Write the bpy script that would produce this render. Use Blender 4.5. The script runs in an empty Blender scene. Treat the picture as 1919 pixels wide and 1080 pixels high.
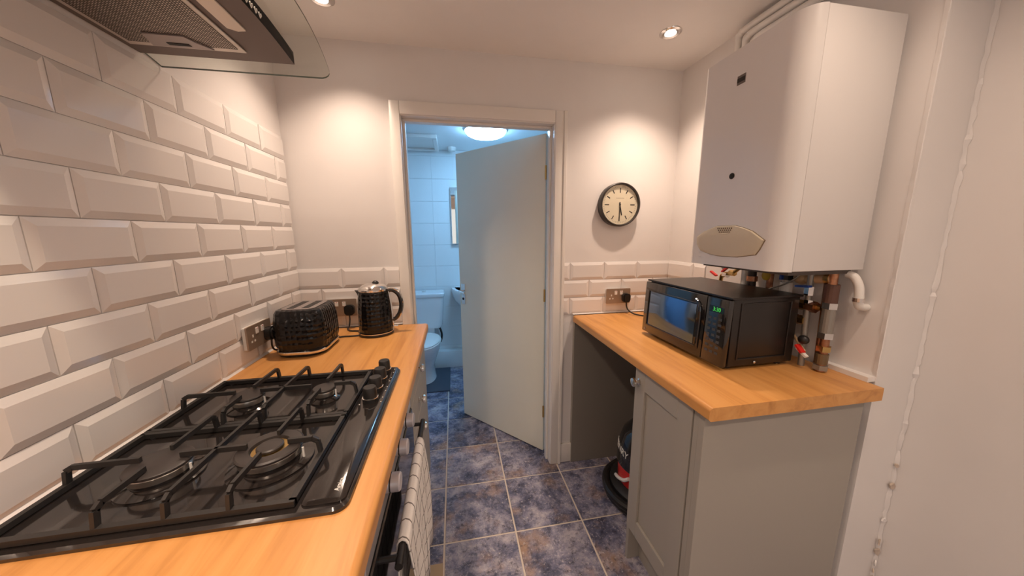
import bpy, bmesh, math, random
from mathutils import Matrix, Vector
random.seed(7)
PI = math.pi
SC = bpy.context.scene
COL = SC.collection

# ---------------------------------------------------------------- camera, world, exposure
CX, CY, CZ, YAW, PITCH, ROLL, FPX = .7514, -1.6984, 1.4039, .1785, -.1697, -.0066, 597.45
_f = Vector((math.sin(YAW)*math.cos(PITCH), math.cos(YAW)*math.cos(PITCH), math.sin(PITCH)))
_r = Vector((math.cos(YAW), -math.sin(YAW), 0)); _u = _r.cross(_f)
_r2 = _r*math.cos(ROLL)+_u*math.sin(ROLL); _u2 = _u*math.cos(ROLL)-_r*math.sin(ROLL)
cam = bpy.data.cameras.new('camera'); camo = bpy.data.objects.new('camera', cam); COL.objects.link(camo)
cam.sensor_fit = 'HORIZONTAL'; cam.sensor_width = 36; cam.lens = FPX/1919*36; cam.clip_start = .02
camo.matrix_world = Matrix(((_r2.x, _u2.x, -_f.x, CX), (_r2.y, _u2.y, -_f.y, CY), (_r2.z, _u2.z, -_f.z, CZ), (0, 0, 0, 1)))
SC.camera = camo
SC.view_settings.view_transform = 'Standard'; SC.view_settings.look = 'None'
SC.view_settings.gamma = 1; SC.view_settings.use_curve_mapping = False
SC.view_settings.exposure = 0.85
world = bpy.data.worlds.new('world'); SC.world = world; world.use_nodes = True
world.node_tree.nodes['Background'].inputs[0].default_value = (1, .93, .92, 1)
world.node_tree.nodes['Background'].inputs[1].default_value = .6
WARM = (1, .758, .59)      # kitchen downlights
COOL = (.29, .61, 1)        # bathroom dome lamp
DOWN_W = 46.0
BATH_E = 30.0

# ---------------------------------------------------------------- helpers
def new(): return bmesh.new()
def box(bm, x0, x1, y0, y1, z0, z1, bev=0, seg=2, M=None):
    m = Matrix.Translation(((x0+x1)/2, (y0+y1)/2, (z0+z1)/2)) @ Matrix.Diagonal((abs(x1-x0), abs(y1-y0), abs(z1-z0), 1))
    if M is not None and not bev: m = M @ m
    g = bmesh.ops.create_cube(bm, size=1, matrix=m)
    if bev:
        vs = g['verts']; es = list({e for v in vs for e in v.link_edges})
        r = bmesh.ops.bevel(bm, geom=es, offset=bev, segments=seg, profile=.5, affect='EDGES')
        if M is not None:
            bmesh.ops.transform(bm, matrix=M, verts=list({v for f in r['faces'] for v in f.verts} | {v for v in vs if v.is_valid}))
    return bm
def along(p0, p1):
    d = (Vector(p1)-Vector(p0)); q = d.to_track_quat('Z', 'Y')
    return Matrix.Translation((Vector(p0)+Vector(p1))/2) @ q.to_matrix().to_4x4(), d.length
def cyl(bm, p0, p1, r0, r1=None, n=24, caps=True):
    M, L = along(p0, p1)
    bmesh.ops.create_cone(bm, cap_ends=caps, segments=n, radius1=r0, radius2=r0 if r1 is None else r1, depth=L, matrix=M)
    return bm
def ball(bm, c, r, sx=1, sy=1, sz=1, u=20, v=12):
    bmesh.ops.create_uvsphere(bm, u_segments=u, v_segments=v, radius=r, matrix=Matrix.Translation(c) @ Matrix.Diagonal((sx, sy, sz, 1)))
    return bm
def loft(bm, rings, caps=True, closed=True):
    vr = [[bm.verts.new(p) for p in ring] for ring in rings]
    n = len(vr[0])
    for a, b in zip(vr[:-1], vr[1:]):
        for i in range(n if closed else n-1):
            j = (i+1) % n
            bm.faces.new((a[i], a[j], b[j], b[i]))
    if caps and closed:
        bm.faces.new(vr[0][::-1]); bm.faces.new(vr[-1])
    return bm
def tube(bm, pts, r, n=10, closed=False):
    pts = [Vector(p) for p in pts]; rings = []
    N = len(pts); rs = r if isinstance(r, (list, tuple)) else [r]*N
    prev = None
    for i, p in enumerate(pts):
        if closed: t = pts[(i+1) % N]-pts[i-1]
        else: t = pts[min(i+1, N-1)]-pts[max(i-1, 0)]
        t.normalize()
        if prev is None:
            a = Vector((0, 0, 1)) if abs(t.z) < .9 else Vector((1, 0, 0))
            nrm = (a-t*a.dot(t)).normalized()
        else:
            nrm = (prev-t*prev.dot(t)).normalized()
        prev = nrm; b = t.cross(nrm)
        rings.append([p+(nrm*math.cos(k*2*PI/n)+b*math.sin(k*2*PI/n))*rs[i] for k in range(n)])
    if closed:
        rings.append(rings[0]); loft(bm, rings, caps=False); bmesh.ops.remove_doubles(bm, verts=bm.verts, dist=1e-6)
    else: loft(bm, rings)
    return bm
def bez(ps, n=8):
    """smooth Catmull-Rom path through ps"""
    ps = [Vector(p) for p in ps]; q = [ps[0]*2-ps[1]]+ps+[ps[-1]*2-ps[-2]]; out = []
    for i in range(1, len(q)-2):
        for k in range(n):
            t = k/n
            out.append(.5*((2*q[i])+(q[i+1]-q[i-1])*t+(2*q[i-1]-5*q[i]+4*q[i+1]-q[i+2])*t*t+(3*q[i]-q[i-1]-3*q[i+1]+q[i+2])*t**3))
    return out+[ps[-1]]
def lathe(bm, prof, M=None, n=32):
    M = M or Matrix()
    rings = [[M @ Vector((max(r, 1e-4)*math.cos(k*2*PI/n), max(r, 1e-4)*math.sin(k*2*PI/n), z)) for k in range(n)] for r, z in prof]
    return loft(bm, rings)
def prism(bm, poly, h0, h1, M=None):
    M = M or Matrix()
    return loft(bm, [[M @ Vector((x, y, h)) for x, y in poly] for h in (h0, h1)])
def rrect(x0, x1, y0, y1, r, n=6):
    out = []
    for cx, cy, a in ((x1-r, y1-r, 0), (x0+r, y1-r, 90), (x0+r, y0+r, 180), (x1-r, y0+r, 270)):
        for k in range(n+1):
            t = math.radians(a+90*k/n); out.append((cx+r*math.cos(t), cy+r*math.sin(t)))
    return out
def T(*p): return Matrix.Translation(p)
def RX(a): return Matrix.Rotation(a, 4, 'X')
def RY(a): return Matrix.Rotation(a, 4, 'Y')
def RZ(a): return Matrix.Rotation(a, 4, 'Z')
def frame(o, u, v, w):   # local axes -> world
    return Matrix(((u[0], v[0], w[0], o[0]), (u[1], v[1], w[1], o[1]), (u[2], v[2], w[2], o[2]), (0, 0, 0, 1)))
def attach(o, parent):
    o.parent = parent; o.matrix_parent_inverse = parent.matrix_world.inverted()
def mesh_of(name, bm, mats, smooth=35):
    bmesh.ops.recalc_face_normals(bm, faces=bm.faces)
    me = bpy.data.meshes.new(name); bm.to_mesh(me); bm.free()
    for m in (mats if isinstance(mats, (list, tuple)) else [mats]): me.materials.append(m)
    if smooth:
        for p in me.polygons: p.use_smooth = True
        me.set_sharp_from_angle(angle=math.radians(smooth))
    return me
def obj(name, bm, mats, parent=None, smooth=35, M=None, label=None):
    o = bpy.data.objects.new(name, mesh_of(name, bm, mats, smooth)); COL.objects.link(o)
    if M is not None: o.matrix_world = M
    if parent is not None: attach(o, parent)
    if label: o['label'] = label
    return o
def inst(name, me, parent, M):
    o = bpy.data.objects.new(name, me); COL.objects.link(o); o.matrix_world = M
    if parent is not None:
        o.parent = parent; o.matrix_parent_inverse = parent.matrix_world.inverted()
    return o
def tag(o, label, cat, group=None):
    o['label'] = label; o['category'] = cat
    if group: o['group'] = group
    return o
def thing(name, label, cat, loc=(0, 0, 0), group=None, M=None):
    o = bpy.data.objects.new(name, None); COL.objects.link(o); o.empty_display_size = .05
    o.matrix_world = M if M is not None else Matrix.Translation(loc)
    return tag(o, label, cat, group)
def struct(name, bm, m, smooth=35):
    o = obj(name, bm, m, smooth=smooth); o['kind'] = 'structure'; return o
def text_mesh(s, size, mat, depth=.0003):
    c = bpy.data.curves.new('t', 'FONT'); c.body = s; c.size = size; c.extrude = depth; c.align_x = 'CENTER'; c.align_y = 'CENTER'
    o = bpy.data.objects.new('t', c); COL.objects.link(o)
    bpy.context.view_layer.update()
    me = bpy.data.meshes.new_from_object(o.evaluated_get(bpy.context.evaluated_depsgraph_get()))
    bpy.data.objects.remove(o); bpy.data.curves.remove(c)
    me.materials.clear(); me.materials.append(mat); me.name = 'lettering'
    return me

# ---------------------------------------------------------------- materials
def mat(name, col, rough=.5, metal=0, coat=0, spec=.5, emit=None, es=0):
    m = bpy.data.materials.new(name); m.use_nodes = True; b = m.node_tree.nodes['Principled BSDF']
    b.inputs['Base Color'].default_value = (*col, 1); b.inputs['Roughness'].default_value = rough
    b.inputs['Metallic'].default_value = metal; b.inputs['Coat Weight'].default_value = coat
    b.inputs['Specular IOR Level'].default_value = spec
    if emit:
        b.inputs['Emission Color'].default_value = (*emit, 1); b.inputs['Emission Strength'].default_value = es
    return m
def nodes(m): return m.node_tree.nodes, m.node_tree.links, m.node_tree.nodes['Principled BSDF']
def noise_col(m, stops, scale=8, detail=6, rough=.6, stretch=(1, 1, 1), rnd=False, dist=0):
    """colour from a noise field in object space"""
    N, L, b = nodes(m)
    tc = N.new('ShaderNodeTexCoord'); mp = N.new('ShaderNodeMapping'); mp.inputs['Scale'].default_value = stretch
    L.new(tc.outputs['Object'], mp.inputs['Vector']); src = mp.outputs['Vector']
    if rnd:
        oi = N.new('ShaderNodeObjectInfo'); mu = N.new('ShaderNodeVectorMath'); mu.operation = 'MULTIPLY_ADD'
        mu.inputs[1].default_value = (1, 1, 1)
        cb = N.new('ShaderNodeCombineXYZ'); sc = N.new('ShaderNodeMath'); sc.operation = 'MULTIPLY'; sc.inputs[1].default_value = 57
        L.new(oi.outputs['Random'], sc.inputs[0])
        for i in range(3): L.new(sc.outputs[0], cb.inputs[i])
        L.new(src, mu.inputs[0]); L.new(cb.outputs[0], mu.inputs[2]); src = mu.outputs[0]
    n = N.new('ShaderNodeTexNoise'); n.inputs['Scale'].default_value = scale; n.inputs['Detail'].default_value = detail
    n.inputs['Roughness'].default_value = rough; n.inputs['Distortion'].default_value = dist
    L.new(src, n.inputs['Vector'])
    r = N.new('ShaderNodeValToRGB'); L.new(n.outputs['Fac'], r.inputs['Fac'])
    while len(r.color_ramp.elements) < len(stops): r.color_ramp.elements.new(.5)
    for e, (p, c) in zip(r.color_ramp.elements, stops): e.position = p; e.color = (*c, 1)
    L.new(r.outputs['Color'], b.inputs['Base Color'])
    return n, r, src
def bump(m, scale, strength, dist=.002, kind='noise', stretch=(1, 1, 1), detail=4):
    N, L, b = nodes(m)
    tc = N.new('ShaderNodeTexCoord'); mp = N.new('ShaderNodeMapping'); mp.inputs['Scale'].default_value = stretch
    L.new(tc.outputs['Object'], mp.inputs['Vector'])
    if kind == 'noise':
        t = N.new('ShaderNodeTexNoise'); t.inputs['Detail'].default_value = detail; out = t.outputs['Fac']
    else:
        t = N.new('ShaderNodeTexVoronoi'); t.feature = 'F1'; t.inputs['Randomness'].default_value = .25; out = t.outputs['Distance']
    t.inputs['Scale'].default_value = scale; L.new(mp.outputs[0], t.inputs['Vector'])
    bp = N.new('ShaderNodeBump'); bp.inputs['Strength'].default_value = strength; bp.inputs['Distance'].default_value = dist
    L.new(out, bp.inputs['Height']); L.new(bp.outputs[0], b.inputs['Normal'])
    return m
def paint(name, col, rough, bs=.25, bscale=14, var=.03):
    m = mat(name, col, rough)
    noise_col(m, [(.35, tuple(c*(1-var) for c in col)), (.65, col)], 3, 4)
    bump(m, bscale, bs, .003); return m
def fract_lines(m, axes, period, width, c0, c1, offset=(0, 0, 0)):
    """straight lines of colour c1 on c0 in object space"""
    N, L, b = nodes(m)
    tc = N.new('ShaderNodeTexCoord'); sx = N.new('ShaderNodeSeparateXYZ'); L.new(tc.outputs['Object'], sx.inputs[0]); prev = None
    for a in axes:
        ad = N.new('ShaderNodeMath'); ad.operation = 'MULTIPLY_ADD'; ad.inputs[1].default_value = 1/period; ad.inputs[2].default_value = 100+offset[a]
        L.new(sx.outputs[a], ad.inputs[0])
        fr = N.new('ShaderNodeMath'); fr.operation = 'FRACT'; L.new(ad.outputs[0], fr.inputs[0])
        lt = N.new('ShaderNodeMath'); lt.operation = 'LESS_THAN'; lt.inputs[1].default_value = width; L.new(fr.outputs[0], lt.inputs[0])
        if prev is None: prev = lt.outputs[0]
        else:
            mx = N.new('ShaderNodeMath'); mx.operation = 'MAXIMUM'; L.new(prev, mx.inputs[0]); L.new(lt.outputs[0], mx.inputs[1]); prev = mx.outputs[0]
    mi = N.new('ShaderNodeMix'); mi.data_type = 'RGBA'; L.new(prev, mi.inputs[0])
    mi.inputs[6].default_value = (*c0, 1); mi.inputs[7].default_value = (*c1, 1); L.new(mi.outputs[2], b.inputs['Base Color'])

MWALL = paint('wall_paint', (.80, .775, .76), .42, .35, 9)
MCEIL = paint('ceiling_paint', (.88, .86, .84), .7, .2, 9)
MBWALL = mat('bathroom_tile_paint', (.80, .82, .82), .3)
MGLOSS = paint('gloss_trim_paint', (.82, .79, .75), .3, .12, 20)
MDOOR = paint('door_paint', (.82, .80, .68), .38, .06, 20)
MTILE = bump(mat('white_tile_glaze', (.80, .77, .75), .13, coat=.2), 10, .06, .002)
MGROUT = mat('tile_grout', (.74, .69, .64), .8)
MSEAL = mat('white_sealant', (.82, .8, .78), .4)
MFGROUT = mat('floor_grout', (.66, .58, .50), .85)
MFLOOR = mat('mottled_floor_tile', (.2, .2, .25), .38)
def floor_colour():
    N, L, b = nodes(MFLOOR)
    n, r, src = noise_col(MFLOOR, [(.35, (.028, .032, .06)), (.455, (.12, .125, .20)), (.54, (.28, .27, .35)), (.66, (.50, .46, .50))], 7, 10, .70, rnd=True, dist=.3)
    def field(scale, detail, rough, lo, hi, off):
        a = N.new('ShaderNodeVectorMath'); a.inputs[1].default_value = (off, off, off); L.new(src, a.inputs[0])
        t = N.new('ShaderNodeTexNoise'); t.inputs['Scale'].default_value = scale; t.inputs['Detail'].default_value = detail; t.inputs['Roughness'].default_value = rough
        L.new(a.outputs[0], t.inputs['Vector'])
        m = N.new('ShaderNodeMapRange'); m.inputs['From Min'].default_value = lo; m.inputs['From Max'].default_value = hi; L.new(t.outputs['Fac'], m.inputs['Value']); return m.outputs[0]
    prev = r.outputs['Color']
    for fac, col in ((field(6, 6, .6, .52, .70, 3.1), (.38, .25, .18)), (field(30, 9, .85, .50, .66, 9.7), (.03, .03, .045)), (field(75, 6, .8, .55, .70, 5.5), (.66, .60, .60))):
        mi = N.new('ShaderNodeMix'); mi.data_type = 'RGBA'; L.new(fac, mi.inputs[0]); L.new(prev, mi.inputs[6]); mi.inputs[7].default_value = (*col, 1); prev = mi.outputs[2]
    L.new(prev, b.inputs['Base Color'])
floor_colour()
def floor_bump():
    bump(MFLOOR, 40, .25, .002)
floor_bump()
MOAK = mat('oak_laminate', (.6, .33, .13), .36)
noise_col(MOAK, [(.25, (.44, .185, .045)), (.5, (.63, .30, .088)), (.75, (.70, .36, .12))], 1.6, 7, .62, (14, 1.1, 14), dist=.6)
bump(MOAK, 5, .06, .001, stretch=(40, 2, 40))
MGREIGE = bump(mat('greige_cabinet_paint', (.37, .345, .305), .45), 40, .05, .001)
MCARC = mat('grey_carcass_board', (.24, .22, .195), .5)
MBLACKGL = bump(mat('black_enamel', (.017, .014, .013), .12, coat=.5), 4, .02, .002)
MIRON = bump(mat('black_cast_iron', (.022, .02, .019), .5), 160, .2, .001)
MCAP = mat('burner_cap_enamel', (.035, .029, .027), .42)
MALU = bump(mat('burner_aluminium', (.55, .52, .48), .3, 1), 60, .1, .001)
MBRASS = mat('brass', (.62, .42, .16), .3, 1)
MCOPPER = mat('aged_copper', (.40, .17, .09), .38, 1)
noise_col(MCOPPER, [(.35, (.24, .11, .07)), (.65, (.55, .27, .15))], 30, 4)
MCHROME = mat('chrome', (.80, .78, .76), .12, 1)
MSTEEL = bump(mat('brushed_steel', (.36, .32, .31), .46, .8), 30, .06, .001, stretch=(1, 30, 1))
MNICKEL = mat('brushed_nickel_plate', (.40, .31, .24), .42, .55)
MFILTER = mat('grease_filter_mesh', (.4, .36, .32), .45, .8)
fract_lines(MFILTER, (0, 1), .0055, .5, (.62, .55, .48), (.06, .05, .045))
MFRAME = mat('filter_frame', (.6, .55, .5), .4, .6)
MBLACK = bump(mat('black_plastic', (.014, .013, .013), .38), 90, .04, .001)
MBLACKG = mat('gloss_black_plastic', (.008, .008, .009), .08, coat=.6)
MHAMMER = bump(mat('hammered_black', (.006, .006, .007), .16, spec=.4), 55, .8, .006, 'voronoi')
MMWTOP = mat('microwave_black_metal', (.014, .011, .010), .33)
MWHITEP = mat('white_plastic', (.8, .78, .74), .35)
MBOILER = bump(mat('boiler_white_enamel', (.78, .755, .735), .26, coat=.2), 5, .03, .002)
MFLAP = mat('cream_flap_plastic', (.62, .55, .42), .4)
MDARK = mat('dark_recess', (.01, .01, .01), .7)
MCERAM = mat('white_ceramic', (.82, .83, .84), .08, coat=.3)
MMIRROR = mat('mirror', (.85, .86, .86), .03, 1)
MCLOCKF = mat('cream_clock_face', (.80, .73, .58), .6)
MCLOCKR = mat('dark_clock_case', (.030, .024, .021), .35)
MINK = mat('black_ink', (.015, .012, .012), .6)
MINKG = mat('grey_ink', (.42, .37, .30), .6)
MWINK = mat('white_ink', (.80, .78, .74), .5)
MRED = mat('red_plastic', (.62, .025, .02), .3)
MBLUE = mat('blue_plastic', (.02, .06, .30), .35)
MYELLOW = mat('yellow_plastic', (.55, .36, .03), .45)
MTAN = mat('tan_plastic_pipe', (.55, .38, .22), .45)
MGREYP = mat('grey_pipe', (.30, .28, .25), .35, .5)
MTOWEL = bump(mat('checked_towel', (.8, .77, .74), .95), 300, .3, .001)
fract_lines(MTOWEL, (1, 2), .044, .085, (.80, .77, .74), (.20, .18, .17))
MMAT = bump(mat('dark_shag_mat', (.09, .10, .13), 1), 220, 1, .01)
MBEIGE = bump(mat('beige_board', (.42, .32, .21), .6), 30, .1, .001)
MPLASTER = paint('crumbling_plaster', (.60, .50, .42), .9, .9, 60, .2)
MGREEN = mat('green_led', (.02, .2, .03), .5, emit=(.10, .9, .12), es=.3)
MLAMP = mat('downlight_lens', (1, 1, 1), .3, emit=(1, .86, .72), es=9)
MBLAMP = mat('bathroom_dome_lens', (1, 1, 1), .4, emit=COOL, es=BATH_E)
def glassy(name, tint, rough=.02, f=1.0):
    m = bpy.data.materials.new(name); m.use_nodes = True; N = m.node_tree.nodes; L = m.node_tree.links; N.clear()
    o = N.new('ShaderNodeOutputMaterial'); mx = N.new('ShaderNodeMixShader'); t = N.new('ShaderNodeBsdfTransparent'); g = N.new('ShaderNodeBsdfGlossy')
    fr = N.new('ShaderNodeFresnel'); fr.inputs['IOR'].default_value = 1.45
    mu = N.new('ShaderNodeMath'); mu.operation = 'MULTIPLY'; mu.inputs[1].default_value = f; mu.use_clamp = True
    t.inputs[0].default_value = (*tint, 1); g.inputs['Roughness'].default_value = rough
    ge = N.new('ShaderNodeNewGeometry'); sb = N.new('ShaderNodeMath'); sb.operation = 'SUBTRACT'; sb.inputs[0].default_value = 1; L.new(ge.outputs['Backfacing'], sb.inputs[1])
    m2 = N.new('ShaderNodeMath'); m2.operation = 'MULTIPLY'; L.new(mu.outputs[0], m2.inputs[0]); L.new(sb.outputs[0], m2.inputs[1])
    L.new(fr.outputs[0], mu.inputs[0]); L.new(m2.outputs[0], mx.inputs[0]); L.new(t.outputs[0], mx.inputs[1]); L.new(g.outputs[0], mx.inputs[2]); L.new(mx.outputs[0], o.inputs[0])
    return m
MGLASS = glassy('clear_glass', (.93, .95, .93))
MGLASSEDGE = mat('glass_edge', (.10, .13, .11), .15)

# ---------------------------------------------------------------- the setting
H = .94          # worktop height
W0, W1 = 2.005, 2.03   # right wall: x at the back and at the pier
YP = -.985       # end of the pier
XR = 2.19        # right wall beyond the pier
YF = -3.2        # wall behind the camera
CE, CB = 2.262, 2.21
YB = 1.66        # bathroom back wall
DX0, DX1, DH = .527, 1.283, 1.957   # door opening

floor = struct('floor', box(new(), -.1, 2.4, YF-.1, YB+.1, -.08, -.0035), MFGROUT)
cache = {}
PT = .334
xs = [-.008+PT*i for i in range(8)]; ys = [.252-PT*k for k in range(11)]; ys = sorted(ys+[.252+PT*k for k in range(1, 6)])
for i in range(len(xs)-1):
    for j in range(len(ys)-1):
        x0, x1, y0, y1 = xs[i]+.0042, xs[i+1]-.0042, ys[j]+.0042, ys[j+1]-.0042
        xr = 1.9 if ys[j] > .1 else XR
        x0, x1, y0, y1 = max(x0, .002), min(x1, xr-.002), max(y0, YF+.002), min(y1, YB-.002)
        if x1-x0 < .01 or y1-y0 < .01: continue
        k = (round(x1-x0, 4), round(y1-y0, 4))
        if k not in cache: cache[k] = mesh_of('tile', box(new(), -k[0]/2, k[0]/2, -k[1]/2, k[1]/2, -.009, 0, .0012, 1), MFLOOR)
        inst('tile', cache[k], floor, T((x0+x1)/2, (y0+y1)/2, random.uniform(-.0006, .0004)))

ceiling = struct('ceiling', box(new(), -.1, 2.4, YF-.1, .05, CE, CE+.08), MCEIL)
wl = struct('wall_left', box(new(), -.1, 0, YF, YB, 0, 2.3), MWALL)
bm = new()
box(bm, 0, DX0-.025, 0, .1, 0, CE); box(bm, DX1+.025, 2.1, 0, .1, 0, CE); box(bm, DX0-.025, DX1+.025, 0, .1, DH+.025, CE)
wb = struct('wall_back', bm, MWALL)
bm = new(); prism(bm, [(W0, .0), (2.4, .0), (2.4, YP), (W1, YP)], 0, CE)
wr = struct('wall_right', bm, MWALL)
struct('wall_right_near', box(new(), XR, 2.4, YF, YP, 0, CE), MWALL)
bm = new()
box(bm, -.1, .5, YF-.1, YF, 0, CE); box(bm, 1.7, 2.4, YF-.1, YF, 0, CE); box(bm, .5, 1.7, YF-.1, YF, 0, 1.0); box(bm, .5, 1.7, YF-.1, YF, 2.05, CE)
struct('wall_front', bm, MWALL)
win = bpy.data.objects.new('window_1', None); COL.objects.link(win); win['kind'] = 'structure'; win.location = (1.1, YF, 1.0); bpy.context.view_layer.update()
for a in ((.5, .55, 1.0, 2.05), (1.65, 1.7, 1.0, 2.05), (.551, 1.649, 1.0, 1.05), (.551, 1.649, 2.0, 2.05), (1.075, 1.125, 1.051, 1.999)):
    obj('window_frame', box(new(), a[0], a[1], YF-.07, YF-.02, a[2], a[3], .004, 1), MGLOSS, win)
for a in ((.551, 1.074), (1.126, 1.649)): obj('pane', box(new(), a[0], a[1], YF-.05, YF-.045, 1.051, 1.999), MGLASS, win)
obj('window_sill', box(new(), .46, 1.74, YF-.0, YF+.05, .975, .999, .004, 1), MGLOSS, win)
pl_ = bpy.data.lights.new('window_portal', 'AREA'); pl_.shape = 'RECTANGLE'; pl_.size = 1.1; pl_.size_y = .95; pl_.cycles.is_portal = True
po = bpy.data.objects.new('window_portal', pl_); COL.objects.link(po); po.location = (1.1, YF-.11, 1.525); po.rotation_euler = (PI/2, 0, 0); attach(po, win)
struct('wall_bathroom_right', box(new(), 1.9, 2.0, .1, YB, 0, 2.3), MBWALL)
struct('ceiling_bathroom', box(new(), -.05, 2.0, .1, YB+.1, CB, CB+.08), MBWALL)
bbw = struct('wall_bathroom_back', box(new(), -.1, 2.0, YB+.0062, YB+.1, 0, 2.3), MBWALL)
tme = {}
for r in range(11):
    for c in range(7):
        x0, x1, z0, z1 = .002+c*.28, min(.2808+c*.28, 1.898), .008+r*.2145, min(.2213+r*.2145, CB-.002)
        k = (round(x1-x0, 3), round(z1-z0, 3))
        if k not in tme: tme[k] = mesh_of('tile', box(new(), -k[0]/2, k[0]/2, 0, .006, -k[1]/2, k[1]/2, .001, 1), MBWALL)
        inst('tile', tme[k], bbw, T((x0+x1)/2, YB, (z0+z1)/2))
# metro tiles
def metro(w, h, bl=True, br=True):
    b = .016; p0, p1 = .003, .0082
    l, r = (b if bl else 0), (b if br else 0)
    bm = new()
    A = [bm.verts.new(v) for v in ((0, 0, 0), (w, 0, 0), (w, h, 0), (0, h, 0))]
    B = [bm.verts.new(v) for v in ((0, 0, p0), (w, 0, p0), (w, h, p0), (0, h, p0))]
    C = [bm.verts.new(v) for v in ((l if bl else .0004, b, p1), (w-r if br else w-.0004, b, p1), (w-r if br else w-.0004, h-b, p1), (l if bl else .0004, h-b, p1))]
    for X, Y in ((A, B), (B, C)):
        for i in range(4): bm.faces.new((X[i], X[(i+1) % 4], Y[(i+1) % 4], Y[i]))
    bm.faces.new(C); bm.faces.new(A[::-1])
    return mesh_of('tile', bm, MTILE, 8)
mt = {}
G = .0018
def lay(parent, o, u, w, rows, joints):
    """joints(row) gives the list of joint positions along u"""
    for r in rows:
        js = joints(r)
        for a, b, full_l, full_r in js:
            wd = b-a-G
            k = (round(wd, 4), full_l, full_r)
            if k not in mt: mt[k] = metro(wd, .1-G, full_l, full_r)
            p = Vector(o)+Vector(u)*(a+G/2)+Vector((0, 0, .1*r+G/2))
            jit = random.uniform(-.0006, .0006)
            inst('tile', mt[k], parent, frame(p+Vector(w)*jit, u, (0, 0, 1), w))
def left_j(r):
    e = .181 if r % 2 == 0 else .086
    out = []; y = -e; out.append((-e, -.0095, True, False))
    while y > -2.0:
        out.append((y-.2, y, True, True)); y -= .2
    return out
lay(wl, (0, 0, H), (0, 1, 0), (1, 0, 0), range(9), left_j)
def bl_j(r):
    return [(.0, .2, False, True), (.2, .4, True, True), (.4, .474, True, False)] if r == 2 else ([(0, .1, False, True), (.1, .3, True, True), (.3, .474, True, False)] if r == 1 else [(0, .2, False, True), (.2, .4, True, True), (.4, .474, True, False)])
lay(wb, (0, 0, H), (1, 0, 0), (0, -1, 0), range(3), bl_j)
XA = 1.352
def br_j(r):
    if r == 1: return [(XA, 1.505, False, True), (1.505, 1.705, True, True), (1.705, 1.905, True, True), (1.905, W0, True, False)]
    return [(XA, 1.39, False, True), (1.39, 1.595, True, True), (1.595, 1.8, True, True), (1.8, W0, True, False)]
lay(wb, (0, 0, H), (1, 0, 0), (0, -1, 0), range(3), br_j)
ud = Vector((W1-W0, YP, 0)).normalized(); wd_ = Vector((ud.y, -ud.x, 0))
def rr_j(r): return [(.010, .2, False, True), (.2, .285, True, False)] if r != 1 else [(.010, .1, False, True), (.1, .285, True, False)]
lay(wr, (W0, 0, H), tuple(ud), tuple(wd_), range(3), rr_j)
# sealant beads
bm = new()
prism(bm, [(0, 0), (.011, 0), (.003, .009), (0, .009)], 0, 2.0, frame((.0, -2.0, H), (1, 0, 0), (0, 0, 1), (0, 1, 0)))
struct('trim_1', bm, MSEAL)
bm = new()
box(bm, 0.01, .474, -.012, 0, H, H+.006, .002, 1); box(bm, 1.41, W0-.01, -.013, 0, H, H+.006, .002, 1)
struct('trim_2', bm, MSEAL)
bm = new()   # thick mastic strip along the right wall
xa = W0+(W1-W0)*(.83/.985)
prism(bm, [(xa-.022, -.83), (xa, -.83), (W1, YP+.002), (W1-.03, YP+.002)], H, H+.016)
struct('trim_3', bm, MSEAL)
# crumbling plaster arris of the pier, and the cracked corner behind it
def ragged(z0, z1, step, fx):
    bm = new(); rings = []; z = z0
    while z <= z1:
        rings.append(fx(z)); z += step*random.uniform(.6, 1.4)
    return loft(bm, rings)
def arris(z):
    a, b, c = (random.uniform(.0003, .0030) for _ in range(3))
    return [(W1+.0005, YP+.001, z), (W1-a, YP+.010, z), (W1-.0012-b, YP-.0003, z), (W1-.0005, YP-.0008-c*.5, z), (W1+.008+b, YP-.0006, z)]
struct('trim_4', ragged(H+.02, CE-.01, .012, arris), MWALL, 20)
def crack(z):
    a, b = random.uniform(.002, .010), random.uniform(.001, .004)
    return [(XR-.0002, YP-.0002, z), (XR-a-.004, YP-.0003, z), (XR-a, YP-b, z), (XR-.0012, YP-b*2-.002, z)]
tr5 = struct('trim_5', ragged(.01, CE-.01, .018, crack), MWALL, 20)
for k in range(9):
    z = (.12, .18, .21, .24, .29, .33, .42, .55, .63)[k]; q = random.uniform(.006, .012); bm = new()
    loft(bm, [[(q*random.uniform(.6, 1.2)*math.cos(a), q*random.uniform(.8, 1.6)*math.sin(a), h) for a in (0, 1.2, 2.5, 3.6, 5)] for h in (-.002, .002)])
    obj('plaster_flake', bm, MPLASTER if k % 3 else MWALL, tr5, 0, T(XR-random.uniform(.008, .014), YP-.008, z) @ RX(PI/2) @ RY(random.uniform(-.7, .7)))

# door frame
fr = bpy.data.objects.new('trim_6', None); COL.objects.link(fr); fr['kind'] = 'structure'; fr.location = (DX0, 0, 0); bpy.context.view_layer.update()
def archi(x0, x1, z0, z1): return box(new(), x0, x1, -.02, -.0002, z0, z1, .004, 2)
obj('architrave', archi(.475, DX0-.004, 0.001, 2.02), MGLOSS, fr); obj('architrave', archi(DX1+.004, 1.349, 0.001, 2.02), MGLOSS, fr)
obj('architrave', archi(DX0-.004, DX1+.004, DH+.004, 2.02), MGLOSS, fr)
obj('architrave_bead', box(new(), 1.332, 1.349, -.026, -.020, .001, 2.02, .002, 1), MGLOSS, fr)
obj('lining', box(new(), DX0-.024, DX0, -.012, .11, .001, DH, .002, 1), MGLOSS, fr); obj('lining', box(new(), DX1, DX1+.024, -.012, .11, .001, DH, .002, 1), MGLOSS, fr)
obj('lining', box(new(), DX0-.024, DX1+.024, -.012, .11, DH, DH+.024, .002, 1), MGLOSS, fr)
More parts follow.
